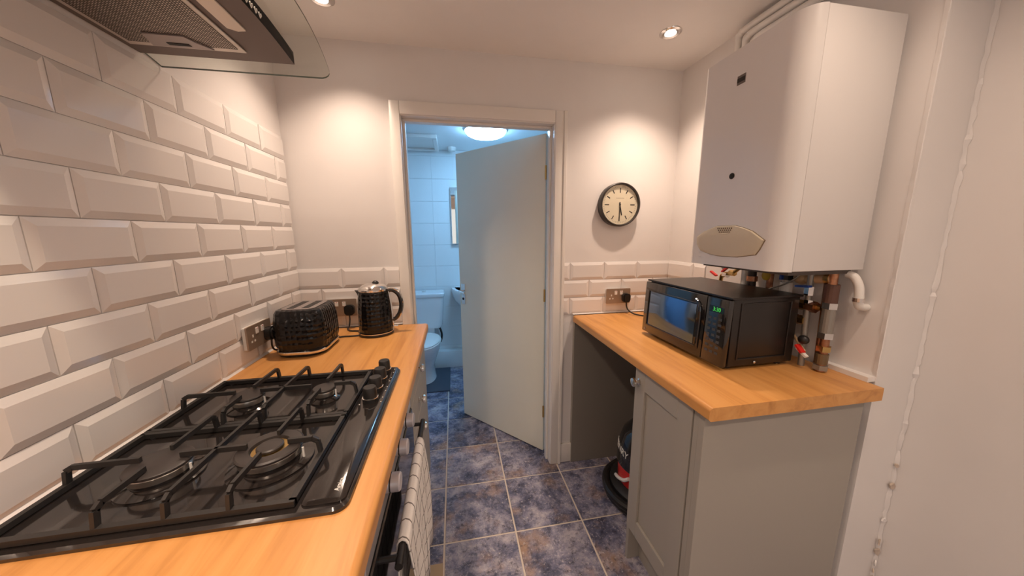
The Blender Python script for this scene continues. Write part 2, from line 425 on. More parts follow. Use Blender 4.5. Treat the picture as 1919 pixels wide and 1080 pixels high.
obj('door_stop', box(new(), DX0, DX0+.012, .03, .065, .001, DH-.012, .002, 1), MGLOSS, fr); obj('door_stop', box(new(), DX1-.012, DX1, .03, .065, .001, DH-.012, .002, 1), MGLOSS, fr)
obj('door_stop', box(new(), DX0, DX1, .03, .065, DH-.012, DH, .002, 1), MGLOSS, fr)
# door leaf: hinge on the right, swung into the bathroom
hp = Vector((1.272, .105, 0)); fe = Vector((.785, .648, 0)); du = (fe-hp).normalized(); dn = Vector((-du.y, du.x, 0))
if dn.y > 0: dn = -dn
DM = frame(hp, du, tuple(dn), (0, 0, 1)); DL = (fe-hp).length
door = bpy.data.objects.new('door_1', None); COL.objects.link(door); door['kind'] = 'structure'; door.matrix_world = DM
door['label'] = 'cream painted flush door standing open into the blue bathroom'
bpy.context.view_layer.update()
obj('leaf', box(new(), 0, DL, -.038, 0, .008, 1.945, .002, 1), MDOOR, door, M=DM)
pl = obj('handle_plate', box(new(), DL-.058, DL-.020, .0, .006, .895, 1.045, .002, 2), MCHROME, door, M=DM)
bm = new(); tube(bm, bez([(DL-.039, .004, .995), (DL-.039, .04, .995), (DL-.05, .05, .995), (DL-.10, .052, .99)], 6), .007, 10)
obj('lever', bm, MCHROME, pl, M=DM)
obj('keyhole', cyl(new(), (DL-.039, .005, .935), (DL-.039, .008, .935), .009, n=14), MDARK, pl, M=DM)
for z in (.25, 1.0, 1.70):
    obj('hinge', cyl(new(), (-.004, .004, z), (-.004, .004, z+.075), .006, n=12), MBRASS, door, M=DM)
struct('baseboard_back', box(new(), 1.351, 1.424, -.014, -.0003, .001, .125, .004, 2), MGLOSS)
struct('baseboard_bathroom', box(new(), .03, 1.898, YB-.09, YB-.0005, .001, .185, .004, 2), MBWALL)

# ---------------------------------------------------------------- downlights (their light with them)
def downlight(x, y, label, power=1, cone=142):
    t = thing('downlight', label, 'ceiling light', (x, y, CE), 'recessed ceiling downlights')
    bpy.context.view_layer.update()
    bm = new(); lathe(bm, [(.024, .0), (.025, -.004), (.036, -.007), (.045, -.003), (.046, 0)], T(x, y, CE-.0002), 40); obj('bezel', bm, MCHROME, t)
    obj('lens', cyl(new(), (x, y, CE-.0045), (x, y, CE-.0035), .0235, n=32), MLAMP, t)
    l = bpy.data.lights.new('downlight_beam', 'SPOT'); l.shadow_soft_size = .028; l.spot_size = math.radians(cone); l.spot_blend = 1; l.energy = DOWN_W*power; l.color = WARM
    o = bpy.data.objects.new('downlight_beam', l); COL.objects.link(o); o.location = (x, y, CE-.008); attach(o, t)
downlight(1.714, -.292, 'lit round chrome downlight in the ceiling left of the boiler', .66, 114)
downlight(.305, -.262, 'round chrome downlight at the top edge beside the cooker hood', .56, 114)
downlight(.345, -1.26, 'lit chrome downlight over the hob, hidden above the cooker hood', .6)
downlight(1.69, -1.27, 'lit chrome downlight above the near end of the short worktop', .30)
downlight(.345, -2.24, 'lit chrome downlight near the rear wall, on the hob side', .85)
downlight(1.69, -2.24, 'lit chrome downlight near the rear wall, on the boiler side', .85)

# ---------------------------------------------------------------- left run
def worktop(name, x0, x1, y0, y1, label, front):
    bm = new(); r = .012
    if front > 0: prof = [(x0, 0), (x0, .04), (x1-r, .04)]+[(x1-r+r*math.sin(a), .04-r+r*math.cos(a)) for a in [PI/2*k/6 for k in range(1, 7)]]+[(x1, .006), (x1-.006, 0)]
    else: prof = [(x1, 0), (x1, .04), (x0+r, .04)]+[(x0+r-r*math.sin(a), .04-r+r*math.cos(a)) for a in [PI/2*k/6 for k in range(1, 7)]]+[(x0, .006), (x0+.006, 0)]
    prism(bm, prof, 0, y1-y0, frame((0, y0, H-.04), (1, 0, 0), (0, 0, 1), (0, 1, 0)))
    return tag(obj(name, bm, MOAK), label, 'worktop')
worktop('kitchen_worktop', .001, .603, -2.0, -.0225, 'long oak-effect worktop carrying the gas hob, toaster and kettle', 1)
def knob(parent, x, y, z, sgn=1):
    M = T(x, y, z) @ RY(sgn*PI/2)
    return obj('knob', lathe(new(), [(.012, 0), (.013, .002), (.006, .005), (.006, .012), (.013, .015), (.0175, .021), (.016, .028), (.007, .031)], M, 20), MCHROME, parent)
# drawer unit by the door
XD = .580
t = thing('drawer_unit', 'narrow greige drawer unit with chrome knobs beside the bathroom doorway', 'cabinet', (.3, -.31, 0)); bpy.context.view_layer.update()
obj('body', box(new(), .004, XD-.02, -.598, -.024, .12, .898), MCARC, t)
obj('plinth', box(new(), .10, .52, -.598, -.024, .001, .12), MGREIGE, t)
obj('filler', box(new(), XD-.02, XD-.002, -.16, -.024, .12, .895, .001, 1), MGREIGE, t)
for z0, z1, kz in ((.782, .893, .845), (.642, .778, .705), (.512, .638, .578), (.125, .508, .33)):
    d = obj('drawer_front', box(new(), XD-.019, XD, -.596, -.164, z0, z1, .002, 1), MGREIGE, t)
    knob(d, XD, -.38, kz)
# oven
t = thing('built_under_oven', 'silver and black built-under oven below the hob with towel rail handle', 'oven', (.3, -.9, 0)); bpy.context.view_layer.update()
obj('body', box(new(), .02, XD-.02, -1.198, -.602, .12, .896), MBLACK, t)
cp = obj('control_panel', box(new(), XD-.02, XD, -1.197, -.603, .80, .895, .002, 1), mat('oven_silver_panel', (.62, .60, .62), .3, .6), t)
for y in (-.768, -.894, -1.017):
    M = T(XD, y, .846) @ RY(PI/2)
    k = obj('knob', lathe(new(), [(.021, 0), (.022, .003), (.021, .006), (.0205, .030), (.018, .033)], M, 28), mat('oven_knob_silver', (.62, .60, .64), .28, .5), t)
    obj('knob_band', lathe(new(), [(.0210, .0095), (.0214, .010), (.0214, .0125), (.0210, .013)], M, 28), MBLACK, k)
obj('indicator_light', cyl(new(), (XD, -1.085, .845), (XD+.003, -1.085, .845), .006, n=12), MRED, cp)
d = obj('oven_door', box(new(), XD-.02, XD+.004, -1.197, -.603, .20, .795, .003, 1), MBLACKG, t)
bm = new(); cyl(bm, (.624, -1.15, .768), (.624, -.65, .768), .008, n=14)
for y in (-1.13, -.67): cyl(bm, (XD, y, .768), (.626, y, .768), .006, n=10)
obj('handle', bm, MBLACK, d)
obj('lower_panel', box(new(), XD-.02, XD, -1.197, -.603, .125, .195, .002, 1), MGREIGE, t)
obj('plinth', box(new(), .10, .52, -1.198, -.602, .001, .12), MGREIGE, t)
# near base unit
t = thing('base_cabinet', 'greige base cabinet under the near end of the left worktop', 'cabinet', (.3, -1.6, 0)); bpy.context.view_layer.update()
obj('body', box(new(), .004, XD-.02, -1.99, -1.204, .12, .898), MCARC, t)
obj('plinth', box(new(), .10, .52, -1.99, -1.204, .001, .12), MGREIGE, t)
for y0, y1, ky in ((-1.595, -1.206, -1.55), (-1.988, -1.599, -1.64)):
    d = obj('door', box(new(), XD-.019, XD, y0, y1, .125, .893, .002, 1), MGREIGE, t); knob(d, XD, ky, .84)
# towel over the handle
bm = new(); hx, hz = .624, .768; NU, rings = 26, []
prof = [(-.011, -.20), (-.0105, -.10), (-.010, -.03), (-.009, .0), (-.006, .007), (0, .0105), (.006, .007), (.010, 0), (.013, -.03), (.018, -.08), (.021, -.14), (.021, -.20), (.019, -.26), (.017, -.32)]
vs = []
for i in range(NU+1):
    y = -1.105+i*(.345/NU); row = []
    for k, (a, b) in enumerate(prof):
        s = max(0, -b)/.32
        w = math.sin(i*.75+k*.22)*.009*s if a > 0 else math.sin(i*.7)*.001*s
        row.append(bm.verts.new((hx+a+max(-.003, w), y+math.sin(k*.5+i*.3)*.004*s, hz+b+(.01*math.sin(i*.5)*s if k == len(prof)-1 else 0))))
    vs.append(row)
for i in range(NU):
    for k in range(len(prof)-1): bm.faces.new((vs[i][k], vs[i+1][k], vs[i+1][k+1], vs[i][k+1]))
tw = tag(obj('tea_towel', bm, MTOWEL, smooth=80), 'white tea towel with dark grid check hung over the oven handle', 'towel')
sm = tw.modifiers.new('s', 'SOLIDIFY'); sm.thickness = .003; sm.offset = 1
tag(obj('floor_board', box(new(), .525, .657, -.95, -.508, .0006, .006, .001, 1), MBEIGE), 'flat beige board lying on the floor tiles beneath the towel', 'board')

# ---------------------------------------------------------------- gas hob
t = thing('gas_hob', 'black four-burner gas hob set into the oak worktop', 'hob', (.29, -.893, H)); bpy.context.view_layer.update()
bm = new(); o0 = rrect(.022, .556, -1.188, -.600, .022); o1 = rrect(.026, .552, -1.184, -.604, .02)
loft(bm, [[(x, y, H+.0003) for x, y in o0], [(x, y, H+.006) for x, y in o0], [(x, y, H+.010) for x, y in o1]])
plate = obj('plate', bm, MBLACKGL, t)
bm = new(); a = rrect(.478, .550, -1.176, -.606, .014); b2 = rrect(.482, .546, -1.170, -.612, .012)
loft(bm, [[(x, y, H+.009) for x, y in a], [(x, y, H+.013) for x, y in a], [(x, y, H+.0155) for x, y in b2]])
obj('control_strip', bm, MBLACKGL, plate)
for i, y in enumerate((-.645, -.708, -.770, -.833)):
    M = T(.512, y, H+.0155)
    k = obj('knob', lathe(new(), [(.0205, 0), (.0205, .010), (.0180, .012), (.0172, .036), (.0155, .040), (.004, .0405)], M, 28), MBLACK, t)
    obj('knob_ring', lathe(new(), [(.0200, .0100), (.0209, .0102), (.0209, .0114), (.0198, .0117)], M, 28), MCHROME, k)
    for p in ((.541, y+.012), (.541, y-.012), (.488, y-.018)): obj('dial_mark', cyl(new(), (p[0], p[1], H+.0152), (p[0], p[1], H+.0162), .0016, n=8), MWINK, k)
me = text_mesh('Amica', .0125, MWINK)
inst('lettering', me, plate, frame((.531, -1.138, H+.0158), (0, 1, 0), (-1, 0, 0), (0, 0, 1)))
def burner(x, y, r, wok=False):
    z = H+.010
    b = obj('burner', lathe(new(), [(r*1.35, 0), (r*1.36, .003), (r*1.15, .007), (r*.95, .010), (r*.95, .016)], T(x, y, z), 36), MBLACKGL, t)
    obj('flame_ring', lathe(new(), [(r*.86, .012), (r*.98, .016), (r*1.0, .027), (r*.97, .029)], T(x, y, z), 40), MALU, b)
    if not wok:
        obj('cap', lathe(new(), [(r*1.02, .029), (r*1.05, .030), (r*1.05, .034), (r*.98, .036), (.001, .0365)], T(x, y, z), 40), MCAP, b)
    else:
        bm = new(); n = 44; prof = [(r*.60, .030), (r*1.05, .030), (r*1.06, .034), (r*1.0, .0365), (r*.64, .0365)]
        rings = [[(x+q*math.cos(k*2*PI/n), y+q*math.sin(k*2*PI/n), z+h) for k in range(n)] for q, h in prof]
        loft(bm, rings+[rings[0]], caps=False); bmesh.ops.remove_doubles(bm, verts=bm.verts, dist=1e-6)
        obj('outer_cap', bm, MCAP, b)
        obj('inner_ring', lathe(new(), [(r*.5, .028), (r*.58, .030), (r*.58, .0315), (.005, .0315)], T(x, y, z), 32), MBRASS, b)
        obj('inner_cap', lathe(new(), [(r*.40, .0315), (r*.43, .033), (r*.43, .037), (r*.38, .039), (.001, .0395)], T(x, y, z), 32), MCAP, b)
    obj('igniter', cyl(new(), (x+r*1.12, y-.004, z+.004), (x+r*1.12, y-.004, z+.028), .0022, n=8), MWHITEP, b)
    return b
BUR = ((.197, -.795, .036, 0), (.382, -.790, .027, 0), (.192, -1.052, .046, 0), (.374, -1.043, .054, 1))
for x, y, r, w in BUR: burner(x, y, r, w)
def bar(bm, p, q, w=.0031, h=.005):
    """square-section bar between two points"""
    p, q = Vector(p), Vector(q); d = (q-p).normalized(); s = d.cross(Vector((0, 0, 1)))
    s = s.normalized() if s.length > .2 else Vector((1, 0, 0)) if abs(d.x) < .5 else Vector((0, 1, 0))
    u = s.cross(d).normalized()
    loft(bm, [[c+s*a*w+u*b*h for a, b in ((-1, -1), (1, -1), (1, 1), (-1, 1))] for c in (p, q)])
def support(y0, y1, b1, b2, nm):
    x0, x1 = .046, .466; zr, zt = H+.017, H+.053; bm = new()
    for p, q in (((x0, y0), (x1, y0)), ((x1, y0), (x1, y1)), ((x1, y1), (x0, y1)), ((x0, y1), (x0, y0))):
        dx = .005 if p[1] == q[1] else 0
        bar(bm, (p[0]-dx*(1 if q[0] > p[0] else -1), p[1], zr), (q[0]+dx*(1 if q[0] > p[0] else -1), q[1], zr), .005, .005)
    g = obj('pan_support', bm, MIRON, t)
    for fx in (x0+.02, x1-.02):
        for fy in (y0+.004, y1-.004): obj('rubber_foot', cyl(new(), (fx, fy, H+.0102), (fx, fy, zr-.004), .005, n=10), MBLACK, g)
    def finger(pts):
        bm = new()
        for p, q in zip(pts[:-1], pts[1:]): bar(bm, p, q)
        obj('finger', bm, MIRON, g)
    def rise(ex, ey, ix, iy):   # from the rim up and inwards
        d = Vector((ix-ex, iy-ey, 0)).normalized()
        return [(ex, ey, zr), (ex+d.x*.004, ey+d.y*.004, zt-.006), (ex+d.x*.014, ey+d.y*.014, zt), (ix, iy, zt)]
    ym = (y0+y1)/2
    for (bx, by, r, w) in (b1, b2):
        g_ = max(.028, r*.62)
        finger(rise(bx, y1, bx, by+g_)); finger(rise(bx, y0, bx, by-g_))
    bx, by, r, w = b1; finger(rise(x0, by, bx-max(.028, r*.62), by))
    bx2, by2, r2, w2 = b2; finger(rise(x1, by2, bx2+max(.028, r2*.62), by2))
    xm = .284
    finger(rise(xm, y1, xm, ym)+[(xm, ym, zt)]+rise(xm, y0, xm, ym)[::-1])
    finger([(b1[0]+max(.03, b1[2]*.7), (b1[1]+b2[1])/2, zt), (b2[0]-max(.03, b2[2]*.7), (b1[1]+b2[1])/2, zt)])
support(-.893, -.640, BUR[0], BUR[1], 0)
support(-1.168, -.905, BUR[2], BUR[3], 1)

# ---------------------------------------------------------------- cooker hood
t = thing('cooker_hood', 'steel cooker hood with curved clear glass canopy above the hob', 'cooker hood', (.2, -.9, 1.85)); bpy.context.view_layer.update()
YH = -.900; ZB = 1.853
poly = [(.002, -.668), (.350, -.668)]+[(.350+.014*math.sin(PI*k/16), -.668-.464*k/16) for k in range(1, 16)]+[(.350, -1.132), (.002, -1.132)]
bm = new(); prism(bm, poly, ZB, ZB+.030); bm.normal_update()
for f in bm.faces:
    if abs(f.normal.z) < .5 and f.calc_center_median().x > .30: f.material_index = 1
MHOOD = mat('hood_steel', (.17, .14, .13), .55, .4)
body = obj('body', bm, [MHOOD, mat('hood_black_strip', (.006, .006, .006), .5, spec=.2)], t)
obj('filter_frame', box(new(), .020, .264, -1.084, -.716, ZB-.004, ZB-.0002, .001, 1), MFRAME, body)
fl = obj('grease_filter', box(new(), .032, .253, -1.066, -.734, ZB-.0055, ZB-.0042), MFILTER, t)
bm = new(); prism(bm, [(.075, -.728), (.20, -.728), (.178, -.756), (.170, -.778), (.090, -.778)], ZB-.0085, ZB-.0056)
lt = obj('latch', bm, MSTEEL, fl)
obj('finger_slot', box(new(), .115, .160, -.748, -.738, ZB-.0095, ZB-.0086), MDARK, lt)
bm = new(); prism(bm, [(.281, -.990), (.315, -.990), (.315, -.812), (.297, -.808), (.281, -.818)], ZB-.003, ZB-.0002)
obj('lamp_lens', bm, mat('hood_lamp_lens', (.80, .74, .66), .35), body)
for k, y in enumerate((-.852, -.868, -.884, -.900, -.916)):
    xx = .350+.014*math.sin(PI*(y+.668)/-.464)
    M = frame((xx+.0022, y, ZB+.010), (0, 1, 0), (0, 0, 1), (1, 0, 0))
    bm = new(); prism(bm, [(0, -.0055), (.0055, .002), (.0035, .0055), (0, .002), (-.0035, .0055), (-.0055, .002)], -.001, .0008, M)
    obj('button', bm, MWINK, body)
bm = new(); NY = 28; top, bot = [], []
def gx(s):   # front edge of the canopy for s in -1..1 along y
    e = .421+.024*(1-s*s)
    r = .03; d = (1-abs(s))*.29
    return e-(r-math.sqrt(max(0, r*r-(r-d)**2)) if d < r else 0)
ss = [-1, -.997, -.985, -.96, -.93, -.9]+[-.85+1.7*k/20 for k in range(21)]+[.9, .93, .96, .985, .997, 1]
GL = []
for s in ss:
    y = YH+.292*s; z = 1.885-.42*(.292*s)**2
    GL.append([(.002, y, z), (gx(s)*.5, y, z), (gx(s), y, z)])
va = [[bm.verts.new((p[0], p[1], p[2]+.002)) for p in r] for r in GL]; vb = [[bm.verts.new((p[0], p[1], p[2]-.002)) for p in r] for r in GL]
n = len(GL)
for i in range(n-1):
    for k in range(2):
        bm.faces.new((va[i][k], va[i+1][k], va[i+1][k+1], va[i][k+1])); bm.faces.new((vb[i][k], vb[i][k+1], vb[i+1][k+1], vb[i+1][k]))
    f = bm.faces.new((va[i][2], va[i+1][2], vb[i+1][2], vb[i][2])); f.material_index = 1
    f = bm.faces.new((va[i][0], vb[i][0], vb[i+1][0], va[i+1][0])); f.material_index = 1
for i in (0, n-1):
    for k in range(2):
        f = bm.faces.new((va[i][k], va[i][k+1], vb[i][k+1], vb[i][k])); f.material_index = 1
obj('glass_canopy', bm, [MGLASS, MGLASSEDGE], t)
obj('chimney', box(new(), .002, .22, -1.01, -.79, 1.888, CE-.001, .003, 1), MSTEEL, t)

# ---------------------------------------------------------------- sockets
def socket(M, label, plug_side=1):
    """face plate in local x-y, z out of the wall"""
    t = thing('double_socket', label, 'socket', group='metal double wall sockets', M=M); bpy.context.view_layer.update()
    p = obj('face_plate', prism(new(), rrect(-.074, .074, -.043, .043, .004, 3), .0, .006), MNICKEL, t, M=M)
    obj('back_rim', prism(new(), rrect(-.072, .072, -.041, .041, .004, 3), -.011, .0), MWHITEP, t, M=M)
    for s in (-1, 1):
        rk = obj('rocker', box(new(), s*.017-.008, s*.017+.008, .008, .030, .005, .0085, .001, 1), MWHITEP, p, M=M)
        obj('red_mark', box(new(), s*.017-.003, s*.017+.003, .0265, .0285, .0083, .0089), MRED, rk, M=M)
        if s != plug_side:
            bm = new()
            box(bm, s*.043-.003, s*.043+.003, .000, .010, .0058, .0065); box(bm, s*.043-.013, s*.043-.005, -.018, -.011, .0058, .0065); box(bm, s*.043+.005, s*.043+.013, -.018, -.011, .0058, .0065)
            obj('pin_shutters', bm, MWHITEP, p, M=M)
    return t
ML = frame((.0212, -.402, H+.100), (0, 1, 0), (0, 0, 1), (1, 0, 0))
MB = frame((.188, -.0212, H+.105), (1, 0, 0), (0, 0, 1), (0, -1, 0))
MR = frame((1.678, -.0212, H+.103), (1, 0, 0), (0, 0, 1), (0, -1, 0))
socket(ML, 'brushed metal double socket on the left tiled wall with the toaster plug')
socket(MB, 'brushed metal double socket on the back tiles between toaster and kettle')
socket(MR, 'brushed metal double socket on the back tiles left of the microwave')
def plug(parent, M):
    bm = new()
    prism(bm, rrect(-.023, .023, -.027, .024, .017, 6), .0072, .026, M)
    prism(bm, rrect(-.017, .017, -.021, .018, .013, 6), .026, .034, M)
    o = obj('plug', bm, MBLACK, parent)
    return o

# ---------------------------------------------------------------- toaster
t = thing('toaster', 'black hammered two-slice toaster with silver base band on the left worktop', 'toaster', (.150, -.300, H)); bpy.context.view_layer.update()
def tring(sx, sy, r, z, cx=.150, cy=-.302): return [(cx+x, cy+y, z) for x, y in rrect(-sx, sx, -sy, sy, r, 7)]
bm = new()
loft(bm, [tring(.086, .112, .060, H+.024), tring(.092, .119, .062, H+.045), tring(.093, .120, .062, H+.08), tring(.090, .117, .055, H+.13), tring(.083, .110, .045, H+.168), tring(.076, .103, .038, H+.180), tring(.066, .093, .032, H+.182)])
body = obj('body', bm, MHAMMER, t, smooth=60)
bm = new(); loft(bm, [tring(.084, .110, .058, H+.003), tring(.088, .114, .060, H+.012)]); obj('base', bm, MBLACK, t)
bm = new(); loft(bm, [tring(.090, .117, .061, H+.0125), tring(.091, .118, .061, H+.0145), tring(.091, .118, .061, H+.0215), tring(.089, .116, .061, H+.0235)]); obj('base_band', bm, MCHROME, t)
bm = new(); loft(bm, [tring(.060, .086, .028, H+.1822), tring(.060, .086, .028, H+.1842)]); top = obj('top_plate', bm, MSTEEL, t)
for s in (-1, 1):
    obj('slot', box(new(), .150+s*.026-.013, .150+s*.026+.013, -.302-.070, -.302+.070, H+.1825, H+.1846), MDARK, top)
    bm = new()
    for k in range(7): box(bm, .150+s*.026-.012, .150+s*.026+.012, -.36+k*.02, -.3588+k*.02, H+.1846, H+.1852)
    obj('slot_wires', bm, MCHROME, top)
obj('lever', box(new(), .135, .165, -.182, -.166, H+.10, H+.112, .003, 2), MCHROME, t)
for sx in (-1, 1):
    for sy in (-1, 1): obj('foot', cyl(new(), (.15+sx*.06, -.302+sy*.08, H+.0003), (.15+sx*.06, -.302+sy*.08, H+.004), .009, n=12), MBLACK, t)
plug(t, ML @ T(.043, -.009, 0))
bm = new(); tube(bm, bez([(.040, -.359, 1.008), (.038, -.357, .975), (.040, -.345, .956), (.052, -.330, .951), (.068, -.315, .955)], 8), .0035, 8); obj('power_cord', bm, MBLACK, t)
bm = new(); tube(bm, bez([(.215, -.20, H+.0045), (.235, -.185, H+.0045), (.28, -.185, H+.0045), (.315, -.18, H+.0045)], 8), .0035, 8)
# ---------------------------------------------------------------- kettle and its base
KX, KY = .377, -.150
kb = thing('kettle_base', 'round black power base with cord under the kettle', 'kettle base', (KX, KY, H)); bpy.context.view_layer.update()
obj('disc', lathe(new(), [(.072, .0005), (.077, .002), (.078, .010), (.074, .015), (.02, .0155)], T(KX, KY, H), 40), MBLACK, kb)
obj('base_band', lathe(new(), [(.0765, .0125), (.0785, .0130), (.0785, .0165), (.0745, .0168)], T(KX, KY, H), 40), MCHROME, kb)
plug(kb, MB @ T(.043, -.009, 0))
b2 = bm; bm = new(); tube(bm, bez([(.231, -.045, 1.008), (.231, -.047, .985), (.228, -.055, .955), (.225, -.07, H+.006), (.245, -.095, H+.0045), (.29, -.11, H+.0045), (.307, -.125, H+.0045)], 8), .0035, 8)
obj('power_cord', bm, MBLACK, kb)
obj('spare_cord', b2, MBLACK, kb)
t = thing('electric_kettle', 'black hammered jug kettle with chrome lid and curved handle', 'kettle', (KX, KY, H+.017)); bpy.context.view_layer.update()
z0 = H+.0172
obj('body', lathe(new(), [(.072, 0), (.0745, .004), (.0745, .03), (.073, .09), (.070, .14), (.066, .178), (.0635, .192)], T(KX, KY, z0), 48), MHAMMER, t, smooth=60)
obj('rim', lathe(new(), [(.0640, .190), (.0655, .192), (.0655, .199), (.063, .202)], T(KX, KY, z0), 44), MCHROME, t)
lid = obj('lid', lathe(new(), [(.061, .2022), (.058, .208), (.046, .217), (.025, .224), (.002, .226)], T(KX, KY, z0), 40), MCHROME, t)
obj('lid_handle', ball(new(), (KX+.012, KY-.004, z0+.224), .015, 1.0, .8, .85), MBLACK, lid)
bm = new()
loft(bm, [[(KX-.058, KY-.020, z0+.150), (KX-.058, KY+.020, z0+.150), (KX-.054, KY+.026, z0+.190), (KX-.054, KY-.026, z0+.190)], [(KX-.066, KY-.012, z0+.168), (KX-.066, KY+.012, z0+.168), (KX-.070, KY+.016, z0+.192), (KX-.070, KY-.016, z0+.192)], [(KX-.073, KY-.004, z0+.180), (KX-.073, KY+.004, z0+.180), (KX-.081, KY+.005, z0+.194), (KX-.081, KY-.005, z0+.194)]])
obj('spout', bm, MBLACK, t)
hp_ = bez([(KX+.058, KY, z0+.186), (KX+.085, KY, z0+.188), (KX+.110, KY, z0+.165), (KX+.119, KY, z0+.125), (KX+.112, KY, z0+.085), (KX+.094, KY, z0+.056), (KX+.072, KY, z0+.044)], 8)
bm = new(); tube(bm, hp_, .0095, 12); h = obj('handle', bm, MBLACKG, t)
bm = new(); tube(bm, [p+Vector((.006*(1 if p.x > KX+.09 else .4), -.0, .006 if p.z > z0+.16 else .001)) for p in hp_], .0065, 10); obj('handle_trim', bm, MCHROME, h)
bm = new(); tube(bm, bez([(KX+.066, KY-.004, z0+.185), (KX+.0735, KY-.004, z0+.12), (KX+.0765, KY-.004, z0+.05), (KX+.078, KY-.004, z0+.02)], 6), .005, 8); obj('water_gauge', bm, MCHROME, t)
obj('switch', box(new(), KX+.074, KX+.100, KY-.010, KY+.010, z0+.012, z0+.020, .003, 2), MCHROME, t)

# ---------------------------------------------------------------- wall clock
CXk, CZk = 1.656, 1.555; MK = frame((CXk, -.0004, CZk), (1, 0, 0), (0, 0, 1), (0, -1, 0))
t = thing('wall_clock', 'round wall clock with dark case and cream dial on the back wall', 'clock', M=MK); bpy.context.view_layer.update()
obj('case', lathe(new(), [(.110, 0), (.116, .002), (.1175, .036), (.116, .043), (.112, .045), (.107, .043), (.1065, .030)], None, 64), MCLOCKR, t, M=MK)
dial = obj('dial', cyl(new(), (0, 0, .0302), (0, 0, .0315), .1060, n=64), MCLOCKF, t, M=MK)
for k in range(12):
    a = k*PI/6; bm = new(); l0, l1 = (.063, .089) if k % 3 == 0 else (.068, .089)
    box(bm, -.0025, .0025, l0, l1, .0316, .0320); obj('hour_mark', bm, MINK, dial, M=MK @ RZ(-a))
bm = new()
for k in range(60):
    if k % 5: box(bm, -.0006, .0006, .0915, .0965, .0316, .0319, M=RZ(-k*PI/30))
obj('minute_marks', bm, MINK, dial, M=MK)
bm = new()
for k in range(8): box(bm, -.0225+k*.006, -.0185+k*.006, .034, .0372, .0316, .0319)
obj('dial_print', bm, MINKG, dial, M=MK)
bm = new(); box(bm, -.0028, .0028, -.012, .058, .0330, .0338); obj('hour_hand', bm, MINK, t, M=MK @ RZ(-math.radians(167)))
bm = new(); box(bm, -.0022, .0022, -.014, .086, .0345, .0352); obj('minute_hand', bm, MINK, t, M=MK @ RZ(-math.radians(181)))
obj('hand_hub', cyl(new(), (0, 0, .0316), (0, 0, .037), .0045, n=16), MINK, t, M=MK)
obj('glass', cyl(new(), (0, 0, .0400), (0, 0, .0412), .1062, n=64), glassy('clock_glass', (.97, .97, .96), .02, .6), t, M=MK)

# ---------------------------------------------------------------- right run
worktop('kitchen_worktop', 1.408, 2.003, -1.022, -.0225, 'short oak-effect worktop under the boiler carrying the microwave', -1)
bm = new(); box(bm, 1.418, 1.995, -.0215, -.0006, .001, .898, .001, 1)
sp = tag(obj('support_panel', bm, MCARC), 'upright greige support panel under the short worktop against the back wall', 'panel')  # greige panel in the darker carcass colour, which paints in the bay's shade
obj('lit_edge', box(new(), 1.4165, 1.418, -.0215, -.0006, .001, .898), MGREIGE, sp)  # lighter colour paints the light falling on the panel's front edge
t = thing('base_cabinet', 'greige shaker base cabinet under the short worktop below the microwave', 'cabinet', (1.72, -.8, 0)); bpy.context.view_layer.update()
obj('side_panel', box(new(), 1.445, 1.99, -.633, -.615, .001, .898, .001, 1), MGREIGE, t)
obj('body', box(new(), 1.452, 1.99, -.960, -.634, .15, .898), MCARC, t)
obj('end_panel', box(new(), 1.432, 2.003, -.984, -.962, .001, .898, .001, 1), MGREIGE, t)
obj('plinth', box(new(), 1.50, 1.52, -.960, -.635, .001, .149), MGREIGE, t)
obj('filler_post', box(new(), 1.434, 1.452, -.961, -.941, .15, .897, .001, 1), MGREIGE, t)
d = obj('door', box(new(), 1.440, 1.4515, -.938, -.636, .185, .893), MGREIGE, t)
dy0, dy1, dz0, dz1, xf = -.938, -.636, .185, .893, 1.430
obj('stile', box(new(), xf, 1.4402, dy1-.062, dy1, dz0, dz1, .0012, 1), MGREIGE, d); obj('stile', box(new(), xf, 1.4402, dy0, dy0+.062, dz0, dz1, .0012, 1), MGREIGE, d)
obj('rail', box(new(), xf, 1.4402, dy0+.0625, dy1-.0625, dz1-.075, dz1, .0012, 1), MGREIGE, d); obj('rail', box(new(), xf, 1.4402, dy0+.0625, dy1-.0625, dz0, dz0+.07, .0012, 1), MGREIGE, d)
knob(d, xf, -.662, .842, -1)

# ---------------------------------------------------------------- vacuum cleaner in the bay
VX, VY = 1.728, -.335
t = thing('vacuum_cleaner', 'black and red drum vacuum cleaner with coiled black hose in the open bay', 'vacuum cleaner', (VX, VY, 0)); bpy.context.view_layer.update()
obj('base', lathe(new(), [(.150, .010), (.185, .02), (.196, .055), (.190, .085), (.155, .105)], T(VX, VY, 0), 40), MBLACK, t)
obj('drum', lathe(new(), [(.140, .075), (.150, .09), (.152, .16), (.154, .198)], T(VX, VY, 0), 40), MRED, t)
dome = obj('dome', lathe(new(), [(.156, .198), (.161, .205), (.160, .25), (.153, .31), (.134, .37), (.095, .415), (.045, .433), (.002, .436)], T(VX, VY, 0), 44), MBLACKG, t)
bm = new(); tube(bm, bez([(VX-.06, VY, .41), (VX-.04, VY, .455), (VX+.04, VY, .455), (VX+.06, VY, .41)], 6), .011, 10); obj('carry_handle', bm, MBLACK, dome)
me = text_mesh('HENRY', .046, MWINK, .0008)
ang0 = math.radians(171)
for v in me.vertices:   # wrap the lettering round the dome
    u, w, dz = v.co
    a = ang0+u/.158; zz = .288+w-.10*(u); rr = .1605-max(0, zz-.25)*.117
    v.co = (VX+(rr+.001+dz)*math.cos(a), VY+(rr+.001+dz)*math.sin(a), zz)
inst('lettering', me, dome, Matrix())
